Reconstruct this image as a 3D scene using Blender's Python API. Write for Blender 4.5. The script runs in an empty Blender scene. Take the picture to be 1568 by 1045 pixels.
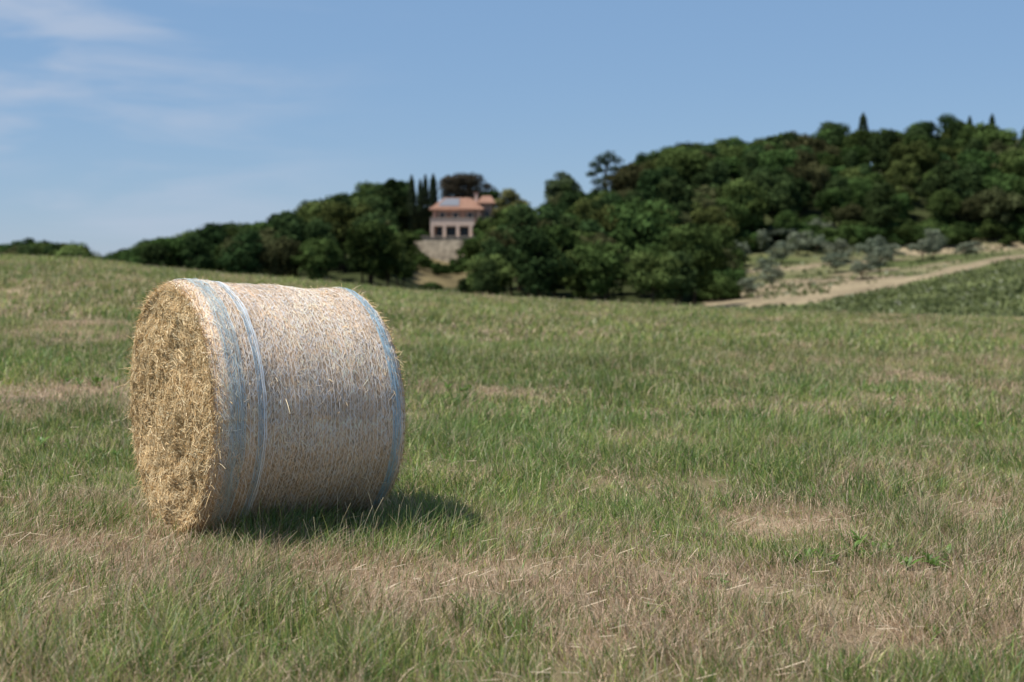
import bpy, math, random
import numpy as np
from mathutils import Vector, Matrix
rng = np.random.default_rng(7)
random.seed(7)
scene = bpy.context.scene
scene.view_settings.view_transform = 'Standard'
scene.view_settings.look = 'None'
scene.view_settings.exposure = 0
F = 2178.0

# ---------------------------------------------------------------- helpers
def _h(ix, iy, s):
    v = np.sin(ix*127.1 + iy*311.7 + s*74.7)*43758.5453
    return v - np.floor(v)
def vnoise(x, y, s=0):
    x = np.asarray(x, float); y = np.asarray(y, float)
    ix = np.floor(x); iy = np.floor(y); fx = x-ix; fy = y-iy
    fx = fx*fx*(3-2*fx); fy = fy*fy*(3-2*fy)
    return (_h(ix,iy,s)*(1-fx)*(1-fy)+_h(ix+1,iy,s)*fx*(1-fy)+_h(ix,iy+1,s)*(1-fx)*fy+_h(ix+1,iy+1,s)*fx*fy)
def fbm(x, y, s=0, o=4):
    r = 0; a = 0.5; t = 0
    for i in range(o):
        r = r + a*vnoise(np.asarray(x)*2**i, np.asarray(y)*2**i, s+i*3.3); t += a; a *= .5
    return r/t

def mesh_np(name, V, faces, col=None, mat=None, parent=None, smooth=False, link=True):
    V = np.ascontiguousarray(V, dtype=np.float32).reshape(-1, 3)
    me = bpy.data.meshes.new(name)
    loops = np.concatenate([f.reshape(-1) for f in faces]).astype(np.int32)
    tot = np.concatenate([np.full(len(f), f.shape[1]) for f in faces]).astype(np.int32)
    start = np.concatenate([[0], np.cumsum(tot)[:-1]]).astype(np.int32)
    me.vertices.add(len(V)); me.vertices.foreach_set('co', V.ravel())
    me.loops.add(len(loops)); me.loops.foreach_set('vertex_index', loops)
    me.polygons.add(len(tot)); me.polygons.foreach_set('loop_start', start); me.polygons.foreach_set('loop_total', tot)
    if smooth: me.polygons.foreach_set('use_smooth', np.ones(len(tot), bool))
    me.update(calc_edges=True)
    if col is not None:
        a = me.color_attributes.new('Col', 'FLOAT_COLOR', 'POINT')
        c = np.ones((len(V), 4), np.float32); c[:, :3] = col
        a.data.foreach_set('color', c.ravel())
    if mat: me.materials.append(mat)
    ob = bpy.data.objects.new(name, me)
    if link: scene.collection.objects.link(ob)
    if parent: ob.parent = parent
    return ob

def ribbons(P, W, wid, col):
    N, K, _ = P.shape
    if W.ndim == 2: W = W[:, None, :]
    A = P - W*wid[..., None]/2; B = P + W*wid[..., None]/2
    V = np.stack([A, B], axis=2).reshape(N*K*2, 3)
    base = (np.arange(N)*K*2)[:, None]
    fs = []
    for k in range(K-1):
        fs.append(np.stack([base[:, 0]+2*k, base[:, 0]+2*k+1, base[:, 0]+2*k+3, base[:, 0]+2*k+2], 1))
    C = np.repeat(col[:, None, :], K*2, axis=1).reshape(-1, 3)
    return V, np.concatenate(fs), C

def quads(C, N_, size, col, asp=0.7):
    n = len(C)
    r = rng.normal(size=(n, 3))
    t = np.cross(N_, r); t /= np.linalg.norm(t, axis=1)[:, None]+1e-9
    b = np.cross(N_, t); b /= np.linalg.norm(b, axis=1)[:, None]+1e-9
    s = size[:, None]/2
    V = np.stack([C-t*s, C-b*s*asp, C+t*s, C+b*s*asp], 1).reshape(-1, 3)
    Fq = np.arange(n*4).reshape(n, 4)
    return V, Fq, np.repeat(col, 4, axis=0)

def merge(parts):
    Vs, Fs, Cs = [], [], []; o = 0
    for V, Fq, C in parts:
        Vs.append(V); Fs.append(Fq+o); Cs.append(C); o += len(V)
    return np.concatenate(Vs), Fs, np.concatenate(Cs)

def unit(v): return v/(np.linalg.norm(v, axis=-1, keepdims=True)+1e-9)

def empty(name, loc=(0, 0, 0)):
    e = bpy.data.objects.new(name, None); e.location = loc; e.empty_display_size = .3
    scene.collection.objects.link(e); return e

# ---------------------------------------------------------------- materials
def newmat(name):
    m = bpy.data.materials.new(name); m.use_nodes = True
    nt = m.node_tree; nt.nodes.clear()
    return m, nt, nt.nodes, nt.links

def leafmat(name, transl=0.3, rand=0.0, gloss=0.0):
    m, nt, N, L = newmat(name)
    out = N.new('ShaderNodeOutputMaterial')
    at = N.new('ShaderNodeAttribute'); at.attribute_name = 'Col'
    src = at.outputs['Color']
    if rand > 0:
        oi = N.new('ShaderNodeObjectInfo')
        mr = N.new('ShaderNodeMapRange'); mr.inputs['To Min'].default_value = 1-rand; mr.inputs['To Max'].default_value = 1+rand
        L.new(oi.outputs['Random'], mr.inputs['Value'])
        wn = N.new('ShaderNodeTexWhiteNoise'); wn.noise_dimensions = '1D'; L.new(oi.outputs['Random'], wn.inputs['W'])
        mr2 = N.new('ShaderNodeMapRange'); mr2.inputs['To Min'].default_value = 0.475; mr2.inputs['To Max'].default_value = 0.515
        L.new(wn.outputs['Value'], mr2.inputs['Value'])
        hs = N.new('ShaderNodeHueSaturation'); L.new(src, hs.inputs['Color']); L.new(mr.outputs[0], hs.inputs['Value']); L.new(mr2.outputs[0], hs.inputs['Hue'])
        hs.inputs['Saturation'].default_value = .96
        src = hs.outputs['Color']
    d = N.new('ShaderNodeBsdfDiffuse'); L.new(src, d.inputs['Color'])
    last = d.outputs[0]
    if transl > 0:
        t = N.new('ShaderNodeBsdfTranslucent'); L.new(src, t.inputs['Color'])
        mx = N.new('ShaderNodeMixShader'); mx.inputs[0].default_value = transl
        L.new(d.outputs[0], mx.inputs[1]); L.new(t.outputs[0], mx.inputs[2])
        last = mx.outputs[0]
    if gloss > 0:
        g = N.new('ShaderNodeBsdfGlossy'); g.inputs['Roughness'].default_value = .45; g.inputs['Color'].default_value = (.8, .8, .8, 1)
        m2 = N.new('ShaderNodeMixShader'); m2.inputs[0].default_value = gloss
        L.new(last, m2.inputs[1]); L.new(g.outputs[0], m2.inputs[2]); last = m2.outputs[0]
    L.new(last, out.inputs['Surface'])
    return m

def simplemat(name, col, rough=.8, var=.15, scale=3.0, bump=0.0, metallic=0.0):
    m, nt, N, L = newmat(name)
    out = N.new('ShaderNodeOutputMaterial'); b = N.new('ShaderNodeBsdfPrincipled')
    b.inputs['Roughness'].default_value = rough; b.inputs['Metallic'].default_value = metallic
    tc = N.new('ShaderNodeNewGeometry')
    n = N.new('ShaderNodeTexNoise'); n.inputs['Scale'].default_value = scale; n.inputs['Detail'].default_value = 6
    L.new(tc.outputs['Position'], n.inputs['Vector'])
    r = N.new('ShaderNodeMapRange'); r.inputs['From Min'].default_value = .3; r.inputs['From Max'].default_value = .7
    r.inputs['To Min'].default_value = 1-var; r.inputs['To Max'].default_value = 1+var
    L.new(n.outputs[0], r.inputs['Value'])
    hs = N.new('ShaderNodeHueSaturation'); hs.inputs['Color'].default_value = (*col, 1); L.new(r.outputs[0], hs.inputs['Value'])
    L.new(hs.outputs[0], b.inputs['Base Color']); L.new(b.outputs[0], out.inputs[0])
    if bump:
        bp = N.new('ShaderNodeBump'); bp.inputs['Strength'].default_value = bump; bp.inputs['Distance'].default_value = .05
        L.new(n.outputs[0], bp.inputs['Height']); L.new(bp.outputs[0], b.inputs['Normal'])
    return m

M_grass = leafmat('grass_blades', .36, 0, .03)
M_leaf = leafmat('tree_foliage', .12, .4)
M_olive = leafmat('olive_foliage', .2, .12)
M_straw = leafmat('straw', 0, 0, .02)
M_net = leafmat('net_thread', 0, 0, .08)

# ---------------------------------------------------------------- terrain
CX = [-500, 0, 130, 200, 250, 420, 640, 740, 900, 1050, 1150, 1300, 1568, 2100]
CY = [372, 394, 398, 408, 413, 428, 448, 455, 464, 472, 478, 482, 490, 499]
rowsY = [50, 62, 80, 110, 160, 200, 240, 290, 340, 400, 600, 1500, 4000]
tab = {
 160: ([0,150,240,340,500,640,750,900,1050,1100,1200,1300,1400,1568,2100],[455,475,465,460,455,470,475,475,475,470,458,448,436,415,400]),
 200: ([0,150,240,340,430,500,560,640,700,750,790,830,900,1000,1100,1200,1300,1400,1568,2100],[448,470,450,440,430,418,410,440,445,440,435,430,420,412,440,430,421,413,396,380]),
 240: ([0,150,240,340,430,500,560,640,700,750,790,830,865,900,935,1000,1050,1100,1200,1300,1400,1568,2100],[443,467,438,422,405,390,375,405,422,410,395,405,385,380,365,360,365,398,390,388,388,383,370]),
 290: ([0,150,240,340,430,500,560,640,700,750,790,830,865,900,935,1000,1050,1100,1200,1300,1400,1568,2100],[440,465,432,414,394,367,350,352,358,362,360,385,335,350,315,308,302,312,304,297,292,300,300]),
 340: ([0,150,240,340,430,500,560,640,750,830,900,935,1050,1200,1300,1400,1568,2100],[450,472,440,424,404,380,365,365,372,385,345,305,292,272,260,250,258,260]),
 400: ([0,340,560,900,1200,1568,2100],[460,440,390,360,290,275,280]),
 600: ([0,340,560,900,1200,1568,2100],[440,440,420,400,380,380,380]),
 1500: ([0,2100],[420,420]), 4000: ([0,2100],[410,410])}
def rowpx(Y, px):
    c = np.interp(px, CX, CY)
    if Y == 50: return c
    if Y == 62: return c+7
    if Y == 80: return c+np.interp(px,[0,1100,1568],[26,22,10])
    if Y == 110:
        return np.where(px < 1100, c+42, np.interp(px, [1100,1200,1300,1400,1568,2100], [508,492,479,464,446,427]))
    a, b = tab[Y]; return np.interp(px, a, b)
def height(X, Y):
    X = np.atleast_1d(np.asarray(X, float)); Y = np.atleast_1d(np.asarray(Y, float))
    px = np.clip(784+F*X/np.maximum(Y, 9), -500, 2100)
    cz = 1.5-(np.interp(px, CX, CY)-400)*50/F
    z = cz*np.clip(Y/50, 0, 1)**1.75
    far = Y > 50
    if far.any():
        pf = px[far]; Yf = np.clip(Y[far], 50, 4000)
        R = np.stack([1.5-(rowpx(r, pf)-400)*r/F for r in rowsY])
        idx = np.clip(np.searchsorted(rowsY, Yf)-1, 0, len(rowsY)-2)
        ra = np.array(rowsY, float)
        w = (Yf-ra[idx])/(ra[idx+1]-ra[idx])
        k = np.arange(len(Yf))
        z[far] = R[idx, k]*(1-w)+R[idx+1, k]*w
        z[far] += (vnoise(X[far]*.09, Y[far]*.09, 5)-.5)*.6*np.clip((Yf-60)/60, 0, 1)
    z = z+(fbm(X*.9, Y*.9, 2, 3)-.5)*.06
    return z
def H(x, y): return float(height([x], [y])[0])

def dryness(X, Y):
    n = fbm(X*.55+3, Y*.38+9, 11, 4)
    n2 = fbm(X*2.2, Y*1.8, 21, 3)
    d = (n-.5)*np.interp(Y, [7, 12], [1.8, 1.5])+(n2-.5)*1.7+np.interp(Y, [6, 8, 11], [.38, .32, .24])
    def g(x, y, sx, sy, a): return a*np.exp(-((X-x)/sx)**2-((Y-y)/sy)**2)
    d = d+g(1.6, 6.0, 2.8, 1.0, .5)+g(-.5, 6.5, 1.3, .5, .35)+g(3.6, 14.8, 1.6, .9, .6)+g(-4.8, 14.3, 1.6, .8, .6)+g(1.9, 8.1, .9, .5, .35)+g(-7, 24, 3, 2, .4)+g(-2.1,7.1,.6,.35,.3)
    d = d-g(-1.9, 5.3, 1.0, .5, .5)-g(-1.2, 7.5, .8, .35, .15)-g(1, 10.5, 2.2, 2, .3)-g(0, 20, 6, 6, .15)-g(.3, 4.9, .8, .3, .25)
    return np.clip(d, 0, 1)

rowsG = np.concatenate([np.arange(-24, 0, 4), np.arange(0, 64, .4), np.arange(64, 350, 2.0), np.geomspace(350, 4000, 30)])
ts = np.linspace(-1.1, 1.1, 520)
TT, YY = np.meshgrid(ts, rowsG)
XX = TT*(np.maximum(YY, 0)+16)
ZZ = height(XX.ravel(), YY.ravel())
X_, Y_ = XX.ravel(), YY.ravel()
PX = 784+F*X_/np.maximum(Y_, 9)
d = dryness(X_, Y_)[:, None]
field = (1-d)*np.array([.15, .16, .06])+d*np.array([.35, .26, .165])
forest = np.array([.05, .06, .022])
grove = np.array([.12, .145, .05]); tan = np.array([.33, .265, .165])
colr = field.copy()
farm = Y_ > 60
colr[farm] = forest
YRX = [1080, 1250, 1400, 1568, 2100]; YRY = [158, 144, 171, 207, 261]
Yr = np.interp(PX, YRX, YRY)
g = (PX > 1085) & (Y_ > 56) & (Y_ < 256)
nz = fbm(X_*.07, Y_*.07, 31, 4)[:, None]
nz = np.clip((nz-.5)*2.2+.5, 0, 1)
colr[g] = (grove*(1-nz)*.9+(.55*tan+.45*grove)*nz)[g]
vin = g & (Y_ < Yr-4) & (PX > 1150)
colr[vin] = (np.array([.14, .16, .06])*(.75+.5*nz))[vin]
patch = g & (Y_ > 144) & (Y_ < 200) & (((PX-1250)/140)**2+((Y_-172)/26)**2+(nz[:, 0]-.5)*.7 < 1)
colr[patch] = (tan*(.8+.3*nz))[patch]
for yy, w, a, b in [(203, 2.4, 1180, 1470), (221, 2.4, 1140, 1420), (236, 2.4, 1330, 1600)]:
    m_ = g & (abs(Y_-yy-(PX-1300)*.03) < w*(.4+1.2*nz[:, 0])) & (PX > a) & (PX < b); colr[m_] = (tan*(.75+.3*nz))[m_]
rd = (PX > 1080) & (abs(Y_-Yr-4) < 9) & (Y_ > 60)
colr[rd] = (tan*(.8+.35*nz))[rd]
soil = (PX > 632) & (PX < 760) & (Y_ > 205) & (Y_ < 262)
colr[soil] = (np.array([.20, .16, .08])*(.5+.9*nz))[soil]
nr, nc = XX.shape
ii = np.arange((nr-1)*nc).reshape(nr-1, nc)[:, :-1].ravel()
Fg = np.stack([ii, ii+1, ii+nc+1, ii+nc], 1)
mg, nt, N, L = newmat('ground_soil_and_thatch')
out = N.new('ShaderNodeOutputMaterial'); b = N.new('ShaderNodeBsdfPrincipled'); b.inputs['Roughness'].default_value = .95
b.inputs['Specular IOR Level'].default_value = .1
at = N.new('ShaderNodeAttribute'); at.attribute_name = 'Col'
ge = N.new('ShaderNodeNewGeometry')
n1 = N.new('ShaderNodeTexNoise'); n1.inputs['Scale'].default_value = 22; n1.inputs['Detail'].default_value = 8; n1.inputs['Roughness'].default_value = .75
n2 = N.new('ShaderNodeTexNoise'); n2.inputs['Scale'].default_value = .7; n2.inputs['Detail'].default_value = 6
for n in (n1, n2): L.new(ge.outputs['Position'], n.inputs['Vector'])
ad = N.new('ShaderNodeMath'); ad.operation = 'ADD'; L.new(n1.outputs[0], ad.inputs[0]); L.new(n2.outputs[0], ad.inputs[1])
mr = N.new('ShaderNodeMapRange'); mr.inputs['From Min'].default_value = .7; mr.inputs['From Max'].default_value = 1.3; mr.inputs['To Min'].default_value = .4; mr.inputs['To Max'].default_value = 1.45
L.new(ad.outputs[0], mr.inputs['Value'])
hs = N.new('ShaderNodeHueSaturation'); L.new(at.outputs['Color'], hs.inputs['Color']); L.new(mr.outputs[0], hs.inputs['Value'])
L.new(hs.outputs[0], b.inputs['Base Color'])
bp = N.new('ShaderNodeBump'); bp.inputs['Strength'].default_value = .8; bp.inputs['Distance'].default_value = .03
L.new(n1.outputs[0], bp.inputs['Height']); L.new(bp.outputs[0], b.inputs['Normal']); L.new(b.outputs[0], out.inputs[0])
mesh_np('ground', np.stack([X_, Y_, ZZ], 1), [Fg], colr, mg, smooth=True)

# ---------------------------------------------------------------- meadow grass
def grass(Y0, Y1, dens, wid, K, hscale, margin=1.6):
    W = .37*Y1+margin
    n = int(dens*2*W*(Y1-Y0))
    x = rng.uniform(-W, W, n); y = rng.uniform(Y0, Y1, n)
    keep = abs(x) < .37*y+margin
    x, y = x[keep], y[keep]
    dr = dryness(x, y)
    cl = vnoise(x*5.5, y*5.5, 41)
    cl2 = fbm(x*1.7+2, y*1.7, 43, 3)
    keep = rng.random(len(x)) < np.clip(.25+1.1*cl+.05*dr, .12, 1)
    x, y, dr, cl, cl2 = x[keep], y[keep], dr[keep], cl[keep], cl2[keep]
    n = len(x)
    z = height(x, y)
    isdry = rng.random(n) < np.clip(.17+.70*dr, 0, .85)
    tall = fbm(x*.8+5, y*.8, 51, 3)
    h = np.where(isdry, rng.uniform(.03, .15, n), rng.uniform(.04, .16, n))*(.45+.9*tall)*(1.1-.35*dr)*hscale*(.6+.7*cl)*(.35+1.3*cl2)
    stalk = rng.random(n) < .014
    h = np.where(stalk, rng.uniform(.12, .26, n)*(.7+.5*tall), h)
    h *= 1+.7*np.exp(-((x+1.95)/1.0)**2-((y-5.2)/.7)**2)
    bx, by = x+1.2, y-7.35
    h *= 1+.4*np.exp(-(bx/.7)**2-(by/.3)**2)
    h *= 1-.4*np.exp(-((x+2.1)/.5)**2-((y-7.25)/.35)**2)
    a = rng.uniform(0, 2*np.pi, n); lean = np.stack([np.cos(a), np.sin(a), 0*a], 1)
    lean[:, 0] += .10+(tall-.5)*1.4
    bend = np.where(isdry, rng.uniform(.1, 1.5, n), rng.uniform(.1, .9, n))
    bend = np.where(stalk, .25, bend)
    s = np.linspace(0, 1, K)[None, :]
    up = h[:, None]*s*(1-.25*bend[:, None]*s)
    out_ = h[:, None]*bend[:, None]*s**1.7
    P = np.stack([x[:, None]+lean[:, 0:1]*out_, y[:, None]+lean[:, 1:2]*out_, z[:, None]-.01+up], 2)
    a2 = rng.uniform(-.9, .9, n); W_ = np.stack([np.cos(a2), np.sin(a2), 0*a2], 1)
    wd = (wid*rng.uniform(.6, 1.4, n)*np.where(isdry, .8, 1)*np.where(stalk, .55, 1))[:, None]*np.array(np.interp(np.linspace(0, 1, K), [0, .4, 1], [.8, 1, .12]))[None, :]
    wd[stalk] = wd[stalk]*np.array([1]*(K-1)+[9.0])[None, :]
    g1 = np.array([.215, .325, .062]); g2 = np.array([.16, .25, .082]); g3 = np.array([.41, .43, .13])
    q = rng.random((n, 1)); q2 = fbm(x*.6, y*.6, 61, 3)[:, None]
    q3 = fbm(x*.25+4, y*.25, 66, 3)[:, None]
    gc = g1*(1-q)+g2*q
    gc = np.where(rng.random((n, 1)) < .2+.6*(q2-.4)+np.clip((y[:, None]-9)/80, 0, .22), g3, gc)
    gc = gc*(.45+.7*q3+.4*(1-cl2[:, None]))
    dc = np.array([.74, .57, .38])*(1-q)+np.array([.50, .35, .23])*q
    c = np.where(isdry[:, None], dc, gc)*rng.uniform(.5, 1.3, (n, 1))
    c[stalk] = np.array([.68, .58, .36])
    return ribbons(P, W_, wd, c)
parts = [grass(4.1, 8.5, 5600, .0040, 4, 1.1), grass(8.5, 13, 2600, .0052, 3, 1.1), grass(13, 25, 850, .009, 3, 1.1), grass(25, 57, 230, .02, 3, 1.2)]
V, Fs, C = merge(parts)
mesh_np('meadow_grass', V, Fs, C, M_grass)

# fallen straw litter
n = 17000
y = 4.2+rng.random(n)**1.3*16; x = rng.uniform(-1, 1, n)*(.37*y+1)
k = rng.random(n) < .1+.7*dryness(x, y); x, y = x[k], y[k]; n = len(x)
z = height(x, y)+rng.uniform(.005, .06, n)
a = rng.uniform(0, np.pi, n); ln = rng.uniform(.02, .11, n); s = np.array([-.5, 0, .5])[None, :]
P = np.stack([x[:, None]+np.cos(a)[:, None]*ln[:, None]*s, y[:, None]+np.sin(a)[:, None]*ln[:, None]*s, z[:, None]+rng.normal(0, .3, (n, 1))*ln[:, None]*s+.006], 2)
W_ = np.stack([-np.sin(a)*.7, np.cos(a)*.7, 0*a+.7], 1)
V, Fq, C = ribbons(P, W_, np.full((n, 3), .0028), np.array([.72, .58, .40])*rng.uniform(.5, 1.1, (n, 1)))
mesh_np('fallen_straw', V, [Fq], C, M_straw)

# broadleaf weeds
parts = []
for px, py, r in [(1385, 862, .17), (1270, 868, .15), (1340, 850, .13), (690, 600, .2), (75, 690, .15), (160, 705, .15), (1392, 618, .17), (1550, 665, .2), (40, 560, .2), (120, 790, .13),
                  (905, 815, .08), (1010, 950, .06), (700, 930, .06), (470, 905, .06), (1180, 560, .15), (430, 1010, .08), (1450, 980, .08), (130, 585, .2), (1420, 870, .12),
                  (820, 700, .1), (1040, 690, .1), (950, 620, .12), (1210, 740, .09), (560, 960, .06), (300, 930, .06), (860, 980, .05), (1100, 900, .06)]:
    Y0 = 1.5*F/(py-400)
    for _ in range(3): Y0 = (1.5-H((px-784)/F*Y0, Y0))*F/(py-400)
    X0 = (px-784)/F*Y0
    for c in range(6):
        ox, oy = rng.normal(0, r*.8, 2); m = 10
        a = rng.uniform(0, 2*np.pi, m); ln = r*rng.uniform(.3, .75, m)
        s = np.linspace(0, 1, 5)[None, :]
        el = rng.uniform(.3, 1.2, m)[:, None]
        P = np.stack([X0+ox+np.cos(a)[:, None]*ln[:, None]*s*np.cos(el), Y0+oy+np.sin(a)[:, None]*ln[:, None]*s*np.cos(el),
                      H(X0+ox, Y0+oy)+.02+ln[:, None]*(s*np.sin(el)-.35*s**2)], 2)
        W_ = np.stack([-np.sin(a), np.cos(a), 0*a], 1)
        wd = ln[:, None]*.22*np.array([.15, .8, 1, .7, .05])[None, :]
        parts.append(ribbons(P, W_, wd, np.array([.13, .23, .045])*rng.uniform(.7, 1.4, (m, 1))))
V, Fs, C = merge(parts)
mesh_np('broadleaf_weeds', V, Fs, C, M_grass)

# ---------------------------------------------------------------- hay bale
al = math.radians(32); Lb = 1.10
ax = np.array([math.cos(al), math.sin(al), 0]); fr = np.array([math.sin(al), -math.cos(al), 0]); up = np.array([0, 0, 1.])
o0 = np.array([-1.84, 7.6, 0.])
gz = .01
def rad(u, th):
    r = .705-.045*np.clip(u/Lb, 0, 1)
    e = np.minimum(u, Lb-u)
    r = r-.045*np.clip(1-np.clip(e, -1, 1)/.09, 0, 1.2)**2
    r = r+.010*np.sin(th*2+1)+.008*np.sin(th*3+u*3)+.004*np.sin(u*14+np.sin(th*2))
    r = r+(fbm(u*5, th*2.3, 71, 3)-.5)*.024
    return r
def surf(u, th, off=0):
    r = rad(u, th)+off
    zc = .705-.045*np.clip(u/Lb, 0, 1)
    zz = zc+r*np.sin(th)
    zz = np.where(zz < .03, .03+(zz-.03)*.35, zz)
    p = o0+ax*u[..., None]+fr*(r*np.cos(th))[..., None]
    p[..., 2] = gz+zz
    return p
def face(rr, th, off, far=False):
    u = np.zeros_like(rr)+(Lb if far else 0.)
    R = rad(u, th)*rr
    zc = .705-(.045 if far else 0)
    zz = zc+R*np.sin(th); zz = np.where(zz < .03, .03+(zz-.03)*.35, zz)
    xx = rr*np.cos(th); yy = rr*np.sin(th)
    ph = rr*34+th*1.0
    rel = .004*np.sin(ph+4*fbm(xx*2+3, yy*2+3, 12, 2))*np.clip(rr*2, 0, 1)+(fbm(xx*2.6+7, yy*2.6+7, 81, 4)-.5)*.10+(fbm(xx*9+7, yy*9+7, 85, 3)-.5)*.02-.008*(rr < .1)
    rel = rel*np.clip((1-rr)*8, 0, 1)
    d_ = off+rel+.02*(1-rr**2)
    p = o0+ax*(u+(d_ if far else -d_))[..., None]+fr*(R*np.cos(th))[..., None]
    p[..., 2] = gz+zz
    return p
bale = empty('hay_bale', tuple(o0+ax*Lb/2+np.array([0, 0, gz])))
def to_local(ob):
    ob.parent = bale; ob.matrix_parent_inverse = Matrix.Translation(-Vector(bale.location)); return ob
nu, nt_ = 120, 360
uu, th = np.meshgrid(np.linspace(0, Lb, nu), np.linspace(0, 2*np.pi, nt_, endpoint=False))
Vb = surf(uu, th, -.004).reshape(-1, 3)
i = np.arange(nt_)[:, None]; j = np.arange(nu-1)[None, :]
q = lambda i, j, n_: (i % nt_)*n_+j
Fb = np.stack([q(i, j, nu), q(i, j+1, nu), q(i+1, j+1, nu), q(i+1, j, nu)], -1).reshape(-1, 4)
tn = fbm(uu*9, th*5, 91, 4).reshape(-1, 1)
ring = fbm(uu*70, th*1.2, 95, 2).reshape(-1, 1)
def underside_shade(z):   # underside shade painted into the hay and net colour, browner towards the ground
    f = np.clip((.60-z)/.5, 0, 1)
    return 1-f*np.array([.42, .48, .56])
Cb = np.array([.74, .55, .37])*(.45+.5*tn+.5*ring)*underside_shade(Vb[:, 2:3])
pts = [(Vb, Fb, Cb)]
nr_ = 90
for far in (False, True):
    rr, th2 = np.meshgrid(np.linspace(0.01, 1, nr_), np.linspace(0, 2*np.pi, nt_, endpoint=False))
    Vf = face(rr, th2, -.006, far).reshape(-1, 3)
    j2 = np.arange(nr_-1)[None, :]
    Ff = np.stack([q(i, j2, nr_), q(i, j2+1, nr_), q(i+1, j2+1, nr_), q(i+1, j2, nr_)], -1).reshape(-1, 4)
    t2 = fbm(rr*14+2, th2*4, 99, 4).reshape(-1, 1)
    pts.append((Vf, Ff, np.array([.76, .52, .26])*(.55+.8*t2)))
V, Fs, C = merge(pts)
to_local(mesh_np('packed_hay_body', V, Fs, C, M_straw, smooth=True))

sp = []
def barrel_straw(n, lo, hi, wid, offs, psi_sd, palette):
    u = rng.uniform(.0, Lb, n); t = rng.uniform(0, 2*np.pi, n)
    psi = np.pi/2+rng.normal(0, psi_sd, n); ln = rng.uniform(lo, hi, n)
    s = np.linspace(-.5, .5, 4)[None, :]*ln[:, None]
    U = u[:, None]+s*np.cos(psi)[:, None]; T = t[:, None]+s*np.sin(psi)[:, None]/.68
    off = rng.uniform(*offs, n)[:, None]+s*rng.normal(0, .03, n)[:, None]
    P = surf(np.clip(U, -.02, Lb+.02), T, off)
    tg = unit(P[:, -1]-P[:, 0]); nn = fr*np.cos(t)[:, None]+up*np.sin(t)[:, None]+rng.normal(0, .15, (n, 3))
    W = unit(np.cross(tg, nn))
    pat = fbm(u*4, t*2.2, 17, 3)[:, None]
    c = palette[rng.integers(0, len(palette), n)]*rng.uniform(.8, 1.1, (n, 1))*(.72+.6*pat)*underside_shade(P[:, 1, 2:3])
    wd = wid*rng.uniform(.6, 1.4, (n, 1))*np.array([.6, 1, 1, .6])[None, :]
    return ribbons(P, W, wd, np.minimum(c, .96))
palB = np.array([[.94, .78, .60], [.90, .71, .51], [.96, .85, .69], [.78, .58, .39], [.92, .78, .62]])
sp.append(barrel_straw(36000, .012, .06, .0028, (-.002, .003), .45, palB))
sp.append(barrel_straw(5500, .015, .06, .0026, (.002, .008), 1.3, palB*1.03))
sp.append(barrel_straw(6500, .008, .026, .0028, (.0, .005), .35, palB*.40))
palF = np.array([[.90, .68, .38], [.86, .62, .32], [.93, .76, .47], [.66, .45, .22]])
for far, n in ((False, 34000), (True, 6000)):
    rr = np.sqrt(rng.uniform(.001, 1, n)); t = rng.uniform(0, 2*np.pi, n)
    ln = rng.uniform(.015, .09, n); psi = rng.normal(0, .85, n)
    s = np.linspace(-.5, .5, 4)[None, :]*ln[:, None]
    px_ = rr*np.cos(t)*.69; py_ = rr*np.sin(t)*.69
    dx = -np.sin(t+psi); dy = np.cos(t+psi)
    QX = px_[:, None]+dx[:, None]*s; QY = py_[:, None]+dy[:, None]*s
    R2 = np.sqrt(QX**2+QY**2)/.69; T2 = np.arctan2(QY, QX)
    off = rng.uniform(-.004, .006, n)[:, None]+s*rng.normal(0, .14, n)[:, None]
    P = face(np.clip(R2, 0, 1.03), T2, off, far)
    tg = unit(P[:, -1]-P[:, 0]); W = unit(np.cross(tg, -ax+rng.normal(0, .4, (n, 3))))
    c = palF[rng.integers(0, 4, n)]*rng.uniform(.6, 1.08, (n, 1))
    sp.append(ribbons(P, W, .0027*rng.uniform(.6, 1.5, (n, 1))*np.ones((1, 4)), c))
# loose ends sticking out of the rims, the end face and the barrel
n = 3800
t = rng.uniform(0, 2*np.pi, n); w = rng.random(n)
u0 = np.where(w < .5, rng.uniform(-.01, .04, n), np.where(w < .8, Lb-rng.uniform(-.01, .04, n), rng.uniform(0, Lb, n)))
base = surf(u0, t, -.01)
rd_ = fr*np.cos(t)[:, None]+up*np.sin(t)[:, None]
sg = np.where(u0 < Lb/2, -1, 1)[:, None]*np.where(w < .8, 1, .2)[:, None]
tan_ = -fr*np.sin(t)[:, None]+up*np.cos(t)[:, None]
dv = unit(rd_*rng.uniform(.1, 1, (n, 1))+ax*sg*rng.uniform(-.1, 1, (n, 1))+tan_*rng.normal(0, .8, (n, 1)))
ln = rng.uniform(.015, .06, (n, 1))*np.where(rng.random((n, 1)) < .1, 2.0, 1)
s = np.linspace(0, 1, 4)
P = base[:, None, :]+dv[:, None, :]*ln[:, None, :]*s[None, :, None]
P[..., 2] -= (.25*ln*s[None, :]**2)
W = unit(np.cross(dv, rng.normal(size=(n, 3))))
sp.append(ribbons(P, W, .0026*np.ones((n, 1))*np.array([1, 1, .9, .5])[None, :], palF[rng.integers(0, 4, n)]*rng.uniform(.75, 1.05, (n, 1))))
V, Fs, C = merge(sp)
to_local(mesh_np('straw_strands', V, Fs, C, M_straw))
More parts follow.
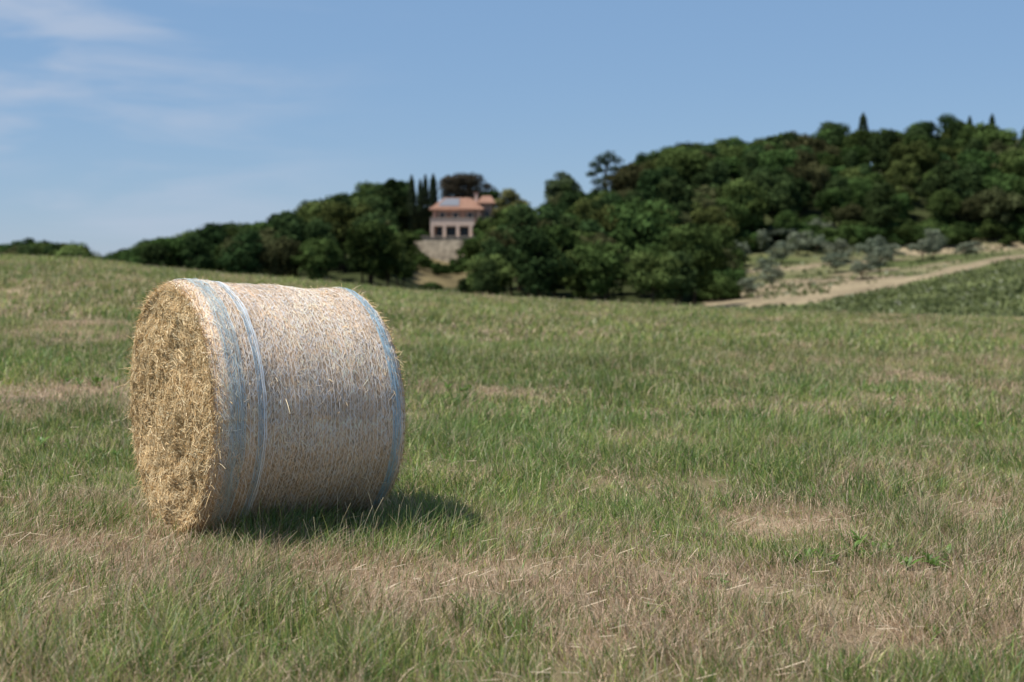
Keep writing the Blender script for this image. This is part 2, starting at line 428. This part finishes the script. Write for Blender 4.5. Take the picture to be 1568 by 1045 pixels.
# net wrap
def rings(us, wid, offs, col, amp=.004, gap=0.0):
    K = 300
    us = np.array(us); n = len(us)
    tt = np.linspace(0, 2*np.pi, K)[None, :]*np.ones((n, 1))
    U = us[:, None]+amp*np.sin(tt+.7)+amp*.5*np.sin(tt*rng.integers(2, 5, (n, 1))+rng.uniform(0, 6, (n, 1)))+amp*.25*np.sin(tt*rng.integers(9, 22, (n, 1))+rng.uniform(0, 6, (n, 1)))
    dip = (fbm(tt*12+us[:, None]*31, us[:, None]*57+tt*0, 33, 2)-.5)*.012*gap
    P = surf(U, tt, offs+.001*np.sin(tt*17+us[:, None]*40)+dip)
    nn = fr*np.cos(tt)[..., None]+up*np.sin(tt)[..., None]
    W = unit(ax[None, None, :]+nn*rng.normal(0, .15, (n, 1, 1)))
    V, Fq, C = ribbons(P, W, np.full((n, K), wid)*rng.uniform(.7, 1.3, (n, 1)), np.broadcast_to(np.array(col), (n, 3))*rng.uniform(.88, 1.06, (n, 1)))
    return V, Fq, C*(.4+.6*underside_shade(V[:, 2:3]))
net = [rings(np.linspace(.015, Lb-.015, 48)+rng.normal(0, .001, 48), .0024, .0035, (.93, .88, .82), .002, 1.2)]
n = 9000
u = rng.uniform(.02, Lb-.04, n); t = rng.uniform(0, 2*np.pi, n); sgn = np.where(rng.random(n) < .5, 1, -1)
s = np.array([0, .5, 1])[None, :]
P = surf(u[:, None]+s*.022, t[:, None]+sgn[:, None]*s*.03/.68, .0040)
tg = unit(P[:, -1]-P[:, 0]); nn = fr*np.cos(t)[:, None]+up*np.sin(t)[:, None]; W = unit(np.cross(tg, nn))
net.append(ribbons(P, W, np.full((n, 3), .0015), .9*underside_shade(P[:, 1, 2:3])))
V, Fs, C = merge(net); to_local(mesh_np('net_wrap', V, Fs, C, M_net))
bl = [rings(.068+np.linspace(0, .080, 14), .0029, .0050, (.48, .60, .63), .003, 1.3),
      rings(.222+np.linspace(0, .022, 4), .0032, .0055, (.46, .61, .70), .002, 1.0),
      rings(.250+np.linspace(0, .012, 3), .0036, .007, (.84, .91, .95), .002, .6),
      rings(Lb-.104+np.linspace(0, .050, 10), .0030, .0054, (.34, .52, .62), .003, 1.2)]
V, Fs, C = merge(bl); to_local(mesh_np('blue_net_stripes', V, Fs, C, M_net))

# grass blades leaning on the bale foot
n = 1600
uu_ = rng.uniform(.0, 1.25, n); bb = o0+ax*uu_[:, None]+fr*rng.uniform(.12, .55, (n, 1))
cl = vnoise(uu_*9, uu_*0, 5); h = rng.uniform(.06, .18, n)*(.4+.9*cl); s = np.linspace(0, 1, 4)[None, :]
a = rng.uniform(0, 6.28, n); bd = rng.uniform(.1, .7, n)
P = np.stack([bb[:, 0:1]+np.cos(a)[:, None]*h[:, None]*bd[:, None]*s**1.7, bb[:, 1:2]+np.sin(a)[:, None]*h[:, None]*bd[:, None]*s**1.7,
              height(bb[:, 0], bb[:, 1])[:, None]+h[:, None]*s*(1-.3*bd[:, None]*s)], 2)
W = np.stack([np.cos(a*3), np.sin(a*3)*.4, 0*a], 1)
V, Fq, C = ribbons(P, W, .006*np.ones((n, 1))*np.array([.8, 1, .7, .08])[None, :], np.array([.22, .32, .07])*rng.uniform(.6, 1.5, (n, 1)))
mesh_np('grass_tufts', V, [Fq], C, M_grass)

# ---------------------------------------------------------------- trees
bark = np.array([.10, .075, .05])
def limb(p0, p1, r0, r1, k=7, seg=3):
    p0 = np.array(p0, float); p1 = np.array(p1, float); dd = unit(p1-p0)
    a = unit(np.cross(dd, [.3, .9, .1])); b_ = np.cross(dd, a)
    V = []
    for s in range(seg+1):
        f = s/seg; c = p0+(p1-p0)*f+a*math.sin(f*3.1)*.08*np.linalg.norm(p1-p0)*.5; r = r0+(r1-r0)*f
        for m in range(k):
            an = 2*math.pi*m/k; V.append(c+(a*math.cos(an)+b_*math.sin(an))*r)
    Fq = [[s*k+m, s*k+(m+1) % k, (s+1)*k+(m+1) % k, (s+1)*k+m] for s in range(seg) for m in range(k)]
    return np.array(V), np.array(Fq), np.tile(bark, (len(V), 1))
def blobs_tree(name, H_, W, nb, brad, per, lsize, base, mat, crown0=.22, shape='round', dark=.45):
    parts = [limb((0, 0, -.5), (W*.02, 0, H_*.55), H_*.028, H_*.014)]
    cen = []
    tries = 0
    while len(cen) < nb and tries < 5000:
        tries += 1
        p = rng.uniform(-1, 1, 3)
        if p@p > 1: continue
        if np.linalg.norm(p) < .35 and rng.random() < .7: continue
        zf = (p[2]+1)/2
        w = 1.0
        if shape == 'cone': w = 1.1-.7*zf
        c = np.array([p[0]*W/2*w*.82, p[1]*W/2*w*.82, H_*(crown0+(1-crown0)*(.08+.84*zf))])
        cen.append(c)
    cen = np.array(cen)
    for c in cen[::max(1, nb//8)]:
        parts.append(limb((0, 0, H_*rng.uniform(.25, .5)), c, H_*.012, H_*.004, 5))
    for c in cen:
        R = brad*rng.uniform(.65, 1.3)
        m = int(per*(R/brad)**2)
        dvec = unit(rng.normal(size=(m, 3))); dvec[:, 2] = np.where(dvec[:, 2] < -.4, -dvec[:, 2], dvec[:, 2])
        rr = R*rng.uniform(.6, 1.12, (m, 1))
        P = c+dvec*rr*np.array([1.15, 1.15, .8])
        nn = unit(dvec+rng.normal(0, .45, (m, 3)))
        tone = rng.uniform(.65, 1.35)
        colv = base*tone*rng.uniform(.6, 1.35, (m, 1))
        parts.append(quads(P, nn, lsize*rng.uniform(.6, 1.4, m), colv, .75))
    V, Fs, C = merge(parts)
    return mesh_np(name, V, Fs, C, mat, link=False).data
G1 = np.array([.056, .094, .025]); G2 = np.array([.044, .076, .025]); G3 = np.array([.092, .122, .034])
protos = [blobs_tree('broadleaf_a', 9, 8, 40, 1.2, 120, .42, G1, M_leaf),
          blobs_tree('broadleaf_b', 9, 7, 38, 1.2, 115, .42, G2, M_leaf, shape='cone'),
          blobs_tree('broadleaf_c', 9, 8.5, 48, 1.15, 105, .42, G3, M_leaf, crown0=.15),
          blobs_tree('broadleaf_d', 9, 6.0, 34, 1.1, 115, .38, G2*.85, M_leaf, crown0=.12),
          blobs_tree('broadleaf_e', 9, 7.5, 40, 1.3, 105, .45, np.array([.078, .084, .034]), M_leaf)]
olive = [blobs_tree('olive_%d' % k, 4.3, 4.6, 24, .72, 80, .26, np.array([.18, .21, .14]), M_olive, crown0=.2) for k in range(3)]
bush = [blobs_tree('bush_%d' % k, 3, 4, 22, .75, 100, .3, G1, M_leaf, crown0=.0) for k in range(2)]

forest_col = empty('forest')
def inst(me, name, x, y, z, sx, sz, parent=None, rot=None):
    o = bpy.data.objects.new(name, me); scene.collection.objects.link(o)
    o.location = (x, y, z); o.rotation_euler = (0, 0, rng.uniform(0, 6.28) if rot is None else rot); o.scale = (sx, sx, sz)
    if parent: o.parent = parent
    return o
SX = [-500, 0, 20, 45, 70, 95, 122, 133, 172, 185, 240, 300, 340, 408, 420, 465, 482, 530, 560, 575, 590, 618, 626, 668, 762, 772, 808, 816, 834, 842, 862, 886, 894, 948, 954, 1000, 1050, 1120, 1150, 1200, 1215, 1260, 1295, 1310, 1390, 1402, 1450, 1490, 1500, 1568, 2100]
SY = [368, 376, 378, 370, 374, 367, 373, 396, 398, 388, 370, 356, 345, 344, 328, 324, 305, 296, 285, 280, 280, 282, 318, 322, 322, 300, 305, 338, 338, 282, 270, 276, 296, 292, 248, 234, 222, 210, 208, 204, 192, 186, 202, 199, 200, 187, 177, 182, 196, 199, 200]
FX = [0, 585, 602, 622, 640, 700, 735, 748, 770, 800]
FY = [0, 0, 352, 380, 428, 436, 414, 388, 345, 0]
n_t = 0
Yv = 148.
while Yv < 352:
    stepx = 6.0
    for Xv in np.arange(-.56*Yv, .56*Yv, stepx):
        x = Xv+rng.uniform(-2.4, 2.4); y = Yv+rng.uniform(-2.5, 2.5)
        px = 784+F*x/y
        if px > 1095+rng.uniform(-12, 12) and y < 247+rng.uniform(-5, 5): continue
        if px < 600 and y < 165: continue
        if 628 < px < 765 and 243 < y < 288: continue
        z = H(x, y)
        h = rng.choice([rng.uniform(6, 8.5), rng.uniform(8, 12)])*np.interp(y, [148, 170], [.8, 1])
        hw = .4*h*F/y
        lim = max(np.interp(px, SX, SY), min(np.interp(px-hw*.7, SX, SY), 340) if 760 < px < 960 else 0, min(np.interp(px+hw*.7, SX, SY), 340) if 760 < px < 960 else 0)+rng.uniform(-5, 5)
        if y < 256: lim = max(lim, np.interp(px, FX, FY), np.interp(px+8, FX, FY) if px < 680 else 0)
        zl = 1.5+(400-lim)*y/F
        ridge = y > 270
        if ridge and zl-z < 13 and zl-z > 7 and rng.random() < .5: h = (zl-z)*rng.uniform(.86, 1)
        h = min(h, zl-z)
        if h < 2.2: continue
        w = h*rng.uniform(.75, 1.1) if h > 5 else h*1.25
        inst(protos[rng.choice(5, p=[.28, .22, .14, .22, .14])], 'forest_tree', x, y, z-.3, w/9, (h+.3)/9, forest_col); n_t += 1
    Yv += 6.6
print('forest', n_t)
for k in range(150):
    px = rng.uniform(1085, 1700); y = rng.uniform(243, 256); x = (px-784)/F*y
    s = rng.uniform(.6, 1.3); inst(bush[k % 2], 'undergrowth', x, y, H(x, y)-.2, s, s, forest_col)
for k in range(46):
    y = rng.uniform(165, 246); px = 1092+rng.normal(0, 16)+(y-150)*.1; x = (px-784)/F*y
    s = rng.uniform(.4, 1.1); inst(bush[k % 2], 'undergrowth', x, y, H(x, y)-.2, s, s, forest_col)

# olive trees
oc = 0
for px, py, s in [(1105, 362, 1.1), (1130, 392, 1), (1118, 420, .8), (1165, 372, 1), (1172, 408, .9), (1196, 362, 1.1), (1196, 388, 1), (1222, 375, 1.05), (1250, 372, .9), (1284, 385, 1.1), (1280, 402, .8),
                  (1335, 392, 1.15), (1345, 400, .9), (1362, 385, .9), (1412, 384, 1), (1428, 380, 1.1), (1145, 440, .7), (1205, 350, 1), (1265, 352, .9), (1180, 425, .7), (1320, 412, .8), (1090, 400, 1), (1480, 380, .8), (1240, 345, 1), (1120, 345, 1)]:
    best = None
    for yy in np.arange(165, 262, 2.):
        xx = (px-784)/F*yy; gp = 400+(1.5-H(xx, yy))*F/yy
        e = abs(gp-(py+16))
        if best is None or e < best[0]: best = (e, xx, yy)
    _, xx, yy = best
    inst(olive[oc % 3], 'olive_tree', xx, yy, H(xx, yy)-.3, s*rng.uniform(.85, 1.2), s*rng.uniform(.8, 1.05)); oc += 1

# cypresses
def cypress(name, px, top, y, base=None, wid=1.0):
    x = (px-784)/F*y; z = H(x, y) if base is None else base
    zt = 1.5+(400-top)*y/F; h = zt-z
    n = 3200
    s = rng.random(n)**.85; prof = np.interp(s, [0, .06, .3, .7, .92, 1], [.5, .85, 1, .78, .42, .06])*wid
    lump = .75+.5*vnoise(s*11, rng.random(n)*3, 7)
    a = rng.uniform(0, 6.28, n); r = prof*lump*rng.uniform(.7, 1.05, n)
    P = np.stack([r*np.cos(a), r*np.sin(a), .4+s*(h-.4)], 1)
    nn = unit(np.stack([np.cos(a), np.sin(a), .4+0*a], 1)+rng.normal(0, .5, (n, 3)))
    V, Fq, C = quads(P, nn, rng.uniform(.25, .5, n), np.array([.032, .050, .024])*rng.uniform(.5, 1.5, (n, 1)))
    V2, Fs, C2 = merge([limb((0, 0, -.5), (0, 0, h*.8), .16, .04), (V, Fq, C)])
    o = mesh_np(name, V2, Fs, C2, M_leaf); o.location = (x, y, z); return o
cypress('cypress_tree', 631, 270, 262, wid=1.0)
cypress('cypress_tree', 644, 276, 264, wid=.7)
cypress('cypress_tree', 652, 269, 266, wid=.8)
cypress('cypress_tree', 664, 268, 272, wid=1.05)
cypress('cypress_tree', 1318, 175, 325, wid=1.5)
cypress('cypress_tree', 1514, 177, 330, wid=1.2)
cypress('cypress_tree', 1480, 180, 330, wid=1.0)
def big(name, px, top, y, w, base=G2, crown0=.2, nb=50):
    x = (px-784)/F*y; z = H(x, y); h = 1.5+(400-top)*y/F-z
    me = blobs_tree(name, h, w, nb, w*.13, 130, .4, base, M_leaf, crown0)
    o = bpy.data.objects.new(name, me); scene.collection.objects.link(o); o.location = (x, y, z-.2); return o
big('oak_tree', 604, 265, 266, 5.6, G2*.8)
big('oak_tree', 584, 277, 264, 5.0, G2*.75)
big('oak_tree', 566, 286, 262, 5.0, G2*.9)
big('oak_tree', 714, 260, 292, 11, np.array([.075, .066, .042]), .35, 70)
big('oak_tree', 750, 280, 290, 5, G2*.8)
big('oak_tree', 782, 288, 262, 8.4, np.array([.12, .13, .045]), .1, 65)
big('oak_tree', 738, 327, 256, 3.2, G1)
big('oak_tree', 863, 262, 285, 8.0, np.array([.065, .10, .045]), .1, 70)
# umbrella pine on the ridge
pz_y = 292; px0 = (930-784)/F*pz_y; zz0 = H(px0, pz_y); hh = 1.5+(400-233)*pz_y/F-zz0
parts = [limb((0, 0, -.5), (-.4, 0, hh*.75), .28, .16), limb((-.3, 0, hh*.5), (2.6, 0, hh*.72), .14, .06), limb((-.3, 0, hh*.45), (-3, .4, hh*.62), .13, .05), limb((-.3, 0, hh*.6), (-2.2, .4, hh*.85), .12, .05), limb((-.3, 0, hh*.6), (.9, .4, hh*.95), .12, .05)]
for cx, cz, R in [(0, .96, 1.6), (-1.4, .90, 1.3), (1.7, .88, 1.5), (-2.6, .80, 1.2), (-.6, .83, 1.2), (2.8, .74, 1.4), (-3.3, .64, 1.1), (-1.8, .70, 1.0), (.9, .72, 1.3), (2.4, .6, 1.4), (1.6, .5, 1.5), (-2.2, .5, 1.3), (0, .58, 1.2), (3.4, .5, 1.6), (0, .4, 1.7), (2, .35, 1.7), (-2, .35, 1.6)]:
    m = 230; dv = unit(rng.normal(size=(m, 3)))
    P = np.array([cx, rng.normal(0, .6), cz*hh-.4])+dv*R*rng.uniform(.4, 1.1, (m, 1))*np.array([1.1, 1.2, .6])
    parts.append(quads(P, unit(dv+rng.normal(0, .6, (m, 3))), rng.uniform(.25, .5, m), np.array([.045, .068, .034])*rng.uniform(.5, 1.5, (m, 1))))
V, Fs, C = merge(parts); o = mesh_np('pine_tree', V, Fs, C, M_leaf); o.location = (px0, pz_y, zz0)

# vineyard rows (young low vines)
vp = []
for k in range(34):
    pxs = rng.uniform(1200, 2000, 620)
    Yk = np.interp(pxs, YRX, YRY)-9-k*4.2
    kk = (Yk > 62) & (pxs > 1225+rng.uniform(0, 60, len(pxs)))
    pxs, Yk = pxs[kk], Yk[kk]; x = (pxs-784)/F*Yk; n = len(x)
    if n < 10: continue
    z = height(x, Yk)+rng.uniform(.05, .35, n)
    vp.append(quads(np.stack([x, Yk+rng.normal(0, .18, n), z], 1), unit(rng.normal(size=(n, 3))+[0, -.3, .6]), rng.uniform(.2, .42, n), np.array([.14, .165, .06])*rng.uniform(.6, 1.4, (n, 1))))
V, Fs, C = merge(vp); mesh_np('vineyard', V, Fs, C, M_grass)

n = 26000
pxs = rng.uniform(1090, 2000, n); Yk = rng.uniform(66, 252, n); x = (pxs-784)/F*Yk
cl = fbm(x*.25, Yk*.25, 77, 3); Yrr = np.interp(pxs, YRX, YRY)
kk = (rng.random(n) < (cl-.45)*4) & (abs(Yk-Yrr-4) > 9.5)
x, Yk = x[kk], Yk[kk]; n = len(x)
V, Fq, C = quads(np.stack([x, Yk, height(x, Yk)+.15], 1), unit(rng.normal(size=(n, 3))+[0, -.8, .6]), rng.uniform(.3, .7, n), np.array([.13, .155, .055])*rng.uniform(.6, 1.4, (n, 1)))
mesh_np('slope_grass', V, [Fq], C, M_grass)

# ---------------------------------------------------------------- farmhouse
M_wall = simplemat('salmon_plaster', (.55, .36, .27), .9, .14, .8)
M_wall2 = simplemat('pale_plaster', (.74, .56, .45), .9, .1, .8)
M_dark = simplemat('shaded_glass', (.02, .022, .025), .25, .1)
M_shut = simplemat('shutter_paint', (.12, .08, .055), .7, .1)
M_trim = simplemat('stone_trim', (.6, .5, .40), .8, .1)
M_solar = simplemat('solar_glass', (.20, .21, .23), .5, .1)
M_stone = simplemat('rubble_stone', (.36, .30, .22), .95, .5, 1.2, .6)
mt, nt, N, L = newmat('terracotta_tiles')
out = N.new('ShaderNodeOutputMaterial'); b = N.new('ShaderNodeBsdfPrincipled'); b.inputs['Roughness'].default_value = .85
ge = N.new('ShaderNodeNewGeometry'); wv = N.new('ShaderNodeTexWave'); wv.inputs['Scale'].default_value = 1.3; wv.inputs['Distortion'].default_value = .5
L.new(ge.outputs['Position'], wv.inputs['Vector'])
nn = N.new('ShaderNodeTexNoise'); nn.inputs['Scale'].default_value = 2.5; L.new(ge.outputs['Position'], nn.inputs['Vector'])
cr = N.new('ShaderNodeValToRGB'); cr.color_ramp.elements[0].color = (.27, .13, .085, 1); cr.color_ramp.elements[1].color = (.45, .26, .17, 1); cr.color_ramp.elements[0].position = .3; cr.color_ramp.elements[1].position = .7
L.new(nn.outputs[0], cr.inputs[0]); L.new(cr.outputs[0], b.inputs['Base Color'])
bp = N.new('ShaderNodeBump'); bp.inputs['Distance'].default_value = .08; L.new(wv.outputs[1], bp.inputs['Height']); L.new(bp.outputs[0], b.inputs['Normal']); L.new(b.outputs[0], out.inputs[0])
house = empty('farmhouse', (-10, 262, 5.9))
def poly(name, V, Fc, mat, parent=house):
    me = bpy.data.meshes.new(name); me.from_pydata([tuple(v) for v in V], [], Fc); me.update(); me.materials.append(mat)
    o = bpy.data.objects.new(name, me); scene.collection.objects.link(o)
    if parent: o.parent = parent; o.matrix_parent_inverse = Matrix.Translation(-Vector(parent.location))
    return o
BF = [[0, 3, 2, 1], [4, 5, 6, 7], [0, 1, 5, 4], [1, 2, 6, 5], [2, 3, 7, 6], [3, 0, 4, 7]]
def box(name, x0, x1, y0, y1, z0, z1, mat, parent=house):
    return poly(name, [(x0, y0, z0), (x1, y0, z0), (x1, y1, z0), (x0, y1, z0), (x0, y0, z1), (x1, y0, z1), (x1, y1, z1), (x0, y1, z1)], BF, mat, parent)
def hip(name, x0, x1, y0, y1, z0, zr, ins, mat, th=.18):
    ym = (y0+y1)/2
    V = [(x0, y0, z0), (x1, y0, z0), (x1, y1, z0), (x0, y1, z0), (x0, y0, z0+th), (x1, y0, z0+th), (x1, y1, z0+th), (x0, y1, z0+th), (x0+ins, ym, zr), (x1-ins, ym, zr)]
    return poly(name, V, [[0, 3, 2, 1], [0, 1, 5, 4], [1, 2, 6, 5], [2, 3, 7, 6], [3, 0, 4, 7], [4, 5, 9, 8], [5, 6, 9], [6, 7, 8, 9], [7, 4, 8]], mat)
zb = 5.9
box('main_walls', -14.3, -5.6, 258, 267, zb-1, 10.7, M_wall)
hip('main_roof', -15.0, -5.0, 257.2, 267.8, 10.7, 13.1, 2.6, mt)
box('side_wing_walls', -5.6, -3.5, 260, 268, zb-1, 11.9, M_wall)
hip('side_wing_roof', -6.4, -3.0, 259.2, 268.6, 11.9, 13.5, .9, mt)
sl = (13.1-.0-10.88)/(5.3)
def onroof(x, y): return (x, y, 10.88+(y-257.2)*sl+.06)
qq = [onroof(-13.4, 258.4), onroof(-9.6, 258.4), onroof(-9.6, 261.8), onroof(-12.2, 261.8)]
poly('solar_panels', qq+[(a_, b_, c_+.08) for a_, b_, c_ in qq], BF, M_solar)
box('portico_left_pier', -14.6, -14.0, 255, 258, zb-.5, 7.75, M_wall2)
for k, xx in enumerate([-12.1, -9.7, -7.4]): box('portico_pier_%d' % k, xx-.28, xx+.28, 255, 255.6, zb-.5, 7.75, M_wall2)
box('portico_lintel', -14.6, -6.8, 255, 257.998, 7.75, 8.1, M_wall2)
box('terrace_parapet', -14.6, -6.8, 255, 255.25, 8.102, 9.1, M_wall2)
box('terrace_parapet_side', -14.6, -14.35, 255.252, 257.99, 8.102, 9.1, M_wall2)
box('parapet_cap', -14.7, -6.7, 254.9, 255.35, 9.102, 9.2, M_trim)
box('portico_back_doors', -13.6, -7.6, 257.93, 257.99, zb, 7.6, M_dark)
for k, xx in enumerate([-12.6, -10.2, -7.6]):
    box('window_frame_%d' % k, xx-.62, xx+.62, 257.93, 257.995, 9.15, 10.35, M_trim)
    box('window_glass_%d' % k, xx-.48, xx+.48, 257.90, 257.928, 9.2, 10.25, M_dark)
    box('shutter_l_%d' % k, xx-1.12, xx-.64, 257.9, 257.96, 9.15, 10.3, M_shut); box('shutter_r_%d' % k, xx+.64, xx+1.12, 257.9, 257.96, 9.15, 10.3, M_shut)
box('wing_window', -4.9, -4.2, 259.93, 259.99, 9.4, 10.6, M_dark); box('wing_door', -5.0, -4.1, 259.93, 259.99, zb, 7.9, M_dark)
box('chimney', -6.9, -6.3, 262.6, 263.2, 11.5, 13.9, M_wall2); box('chimney_cap', -7.0, -6.2, 262.5, 263.3, 13.902, 14.05, mt)
box('side_window', -14.36, -14.305, 261, 262, 9.2, 10.3, M_dark)
wall = empty('stone_retaining_wall', (-12, 252, 0))
V = [(-17.6, 250, -4), (-5.6, 250, -4), (-5.6, 285, -4), (-17.6, 285, -4), (-17.3, 252.5, 5.55), (-5.6, 252.5, 5.75), (-5.6, 285, 5.75), (-17.3, 285, 5.55)]
poly('wall_face', V, BF, M_stone, wall)
box('wall_coping', -17.5, -5.5, 252.3, 252.9, 5.76, 5.9, M_trim, wall)
sh = empty('garden_shrubs')
for px, y, s in [(722, 249, 1.3), (735, 248, 1.6), (745, 249, 1.6), (755, 251, 1.6), (704, 243, .9), (697, 239, .7), (632, 246, .7), (622, 248, 1.3), (715, 235, .8), (735, 236, .9), (752, 240, 1.2), (684, 230, .5), (765, 246, 1.6), (655, 238, .5), (645, 236, .8), (668, 234, .4), (650, 230, .8), (672, 226, .7)]:
    x = (px-784)/F*y; inst(bush[rng.integers(0, 2)], 'shrub', x, y, H(x, y)-.1, s, s, sh)
for px, s in [(643, .5), (655, .35), (742, 1.0), (752, 1.2)]:
    y = 254.3 if px < 700 else 256; x = (px-784)/F*y; inst(bush[0], 'shrub', x, y, 5.5, s, s, sh)

# ---------------------------------------------------------------- light, sky
el = math.radians(63)
hz = unit(np.array([-.93, -.36]))
sd = np.array([hz[0]*math.cos(el), hz[1]*math.cos(el), math.sin(el)])
sun = bpy.data.objects.new('sun', bpy.data.lights.new('sun', 'SUN')); scene.collection.objects.link(sun)
sun.data.energy = 5.0; sun.data.angle = math.radians(.53); sun.data.color = (1, .96, .89)
sun.rotation_euler = Vector(-sd).to_track_quat('-Z', 'Y').to_euler()
w = bpy.data.worlds.new('World'); scene.world = w; w.use_nodes = True
N = w.node_tree.nodes; L = w.node_tree.links; bg = N['Background']
sky = N.new('ShaderNodeTexSky'); sky.sky_type = 'NISHITA'; sky.sun_disc = False; sky.sun_elevation = el
sky.sun_rotation = math.atan2(sd[0], sd[1]); sky.air_density = 1.0; sky.dust_density = .0; sky.ozone_density = 3.0; sky.altitude = 200
bg.inputs['Strength'].default_value = .10
tc = N.new('ShaderNodeTexCoord')
sx = N.new('ShaderNodeSeparateXYZ'); L.new(tc.outputs['Generated'], sx.inputs[0])
tf = N.new('ShaderNodeMapRange'); tf.interpolation_type = 'SMOOTHSTEP'; tf.inputs['From Min'].default_value = .16; tf.inputs['From Max'].default_value = .55
tf.inputs['To Min'].default_value = .65; tf.inputs['To Max'].default_value = 0.0; L.new(sx.outputs['Z'], tf.inputs['Value'])
tint = N.new('ShaderNodeMix'); tint.data_type = 'RGBA'; L.new(tf.outputs[0], tint.inputs['Factor'])
L.new(sky.outputs[0], tint.inputs[6]); tint.inputs[7].default_value = (2.2, 3.85, 6.5, 1)
mp = N.new('ShaderNodeMapping'); mp.inputs['Scale'].default_value = (7, 7, 34); mp.inputs['Rotation'].default_value = (0, math.radians(-8), 0); mp.inputs['Location'].default_value = (3.1, .4, 2.2)
L.new(tc.outputs['Generated'], mp.inputs['Vector'])
cn = N.new('ShaderNodeTexNoise'); cn.inputs['Scale'].default_value = 1; cn.inputs['Detail'].default_value = 7; cn.inputs['Roughness'].default_value = .5; cn.inputs['Distortion'].default_value = .4
L.new(mp.outputs[0], cn.inputs['Vector'])
cm = N.new('ShaderNodeMapRange'); cm.interpolation_type = 'SMOOTHSTEP'; cm.inputs['From Min'].default_value = .42; cm.inputs['From Max'].default_value = .72
L.new(cn.outputs[0], cm.inputs['Value'])
mk = N.new('ShaderNodeMapRange'); mk.interpolation_type = 'SMOOTHSTEP'; mk.inputs['From Min'].default_value = -.04; mk.inputs['From Max'].default_value = -.30
L.new(sx.outputs['X'], mk.inputs['Value'])
mu = N.new('ShaderNodeMath'); mu.operation = 'MULTIPLY'; L.new(cm.outputs[0], mu.inputs[0]); L.new(mk.outputs[0], mu.inputs[1])
mu2 = N.new('ShaderNodeMath'); mu2.operation = 'MULTIPLY'; mu2.inputs[1].default_value = .65; L.new(mu.outputs[0], mu2.inputs[0])
mix = N.new('ShaderNodeMix'); mix.data_type = 'RGBA'; L.new(mu2.outputs[0], mix.inputs['Factor']); L.new(tint.outputs[2], mix.inputs[6]); mix.inputs[7].default_value = (5.0, 5.7, 7.0, 1)
L.new(mix.outputs[2], bg.inputs['Color'])

# ---------------------------------------------------------------- camera
cam = bpy.data.objects.new('camera', bpy.data.cameras.new('camera')); scene.collection.objects.link(cam)
cam.location = (0, 0, 1.5); cam.rotation_euler = (math.radians(90-3.22), 0, 0)
cam.data.lens = 50.0; cam.data.sensor_width = 36; cam.data.clip_end = 10000; cam.data.clip_start = .1
cam.data.dof.use_dof = True; cam.data.dof.focus_distance = 7.4; cam.data.dof.aperture_fstop = 2.1
scene.camera = cam
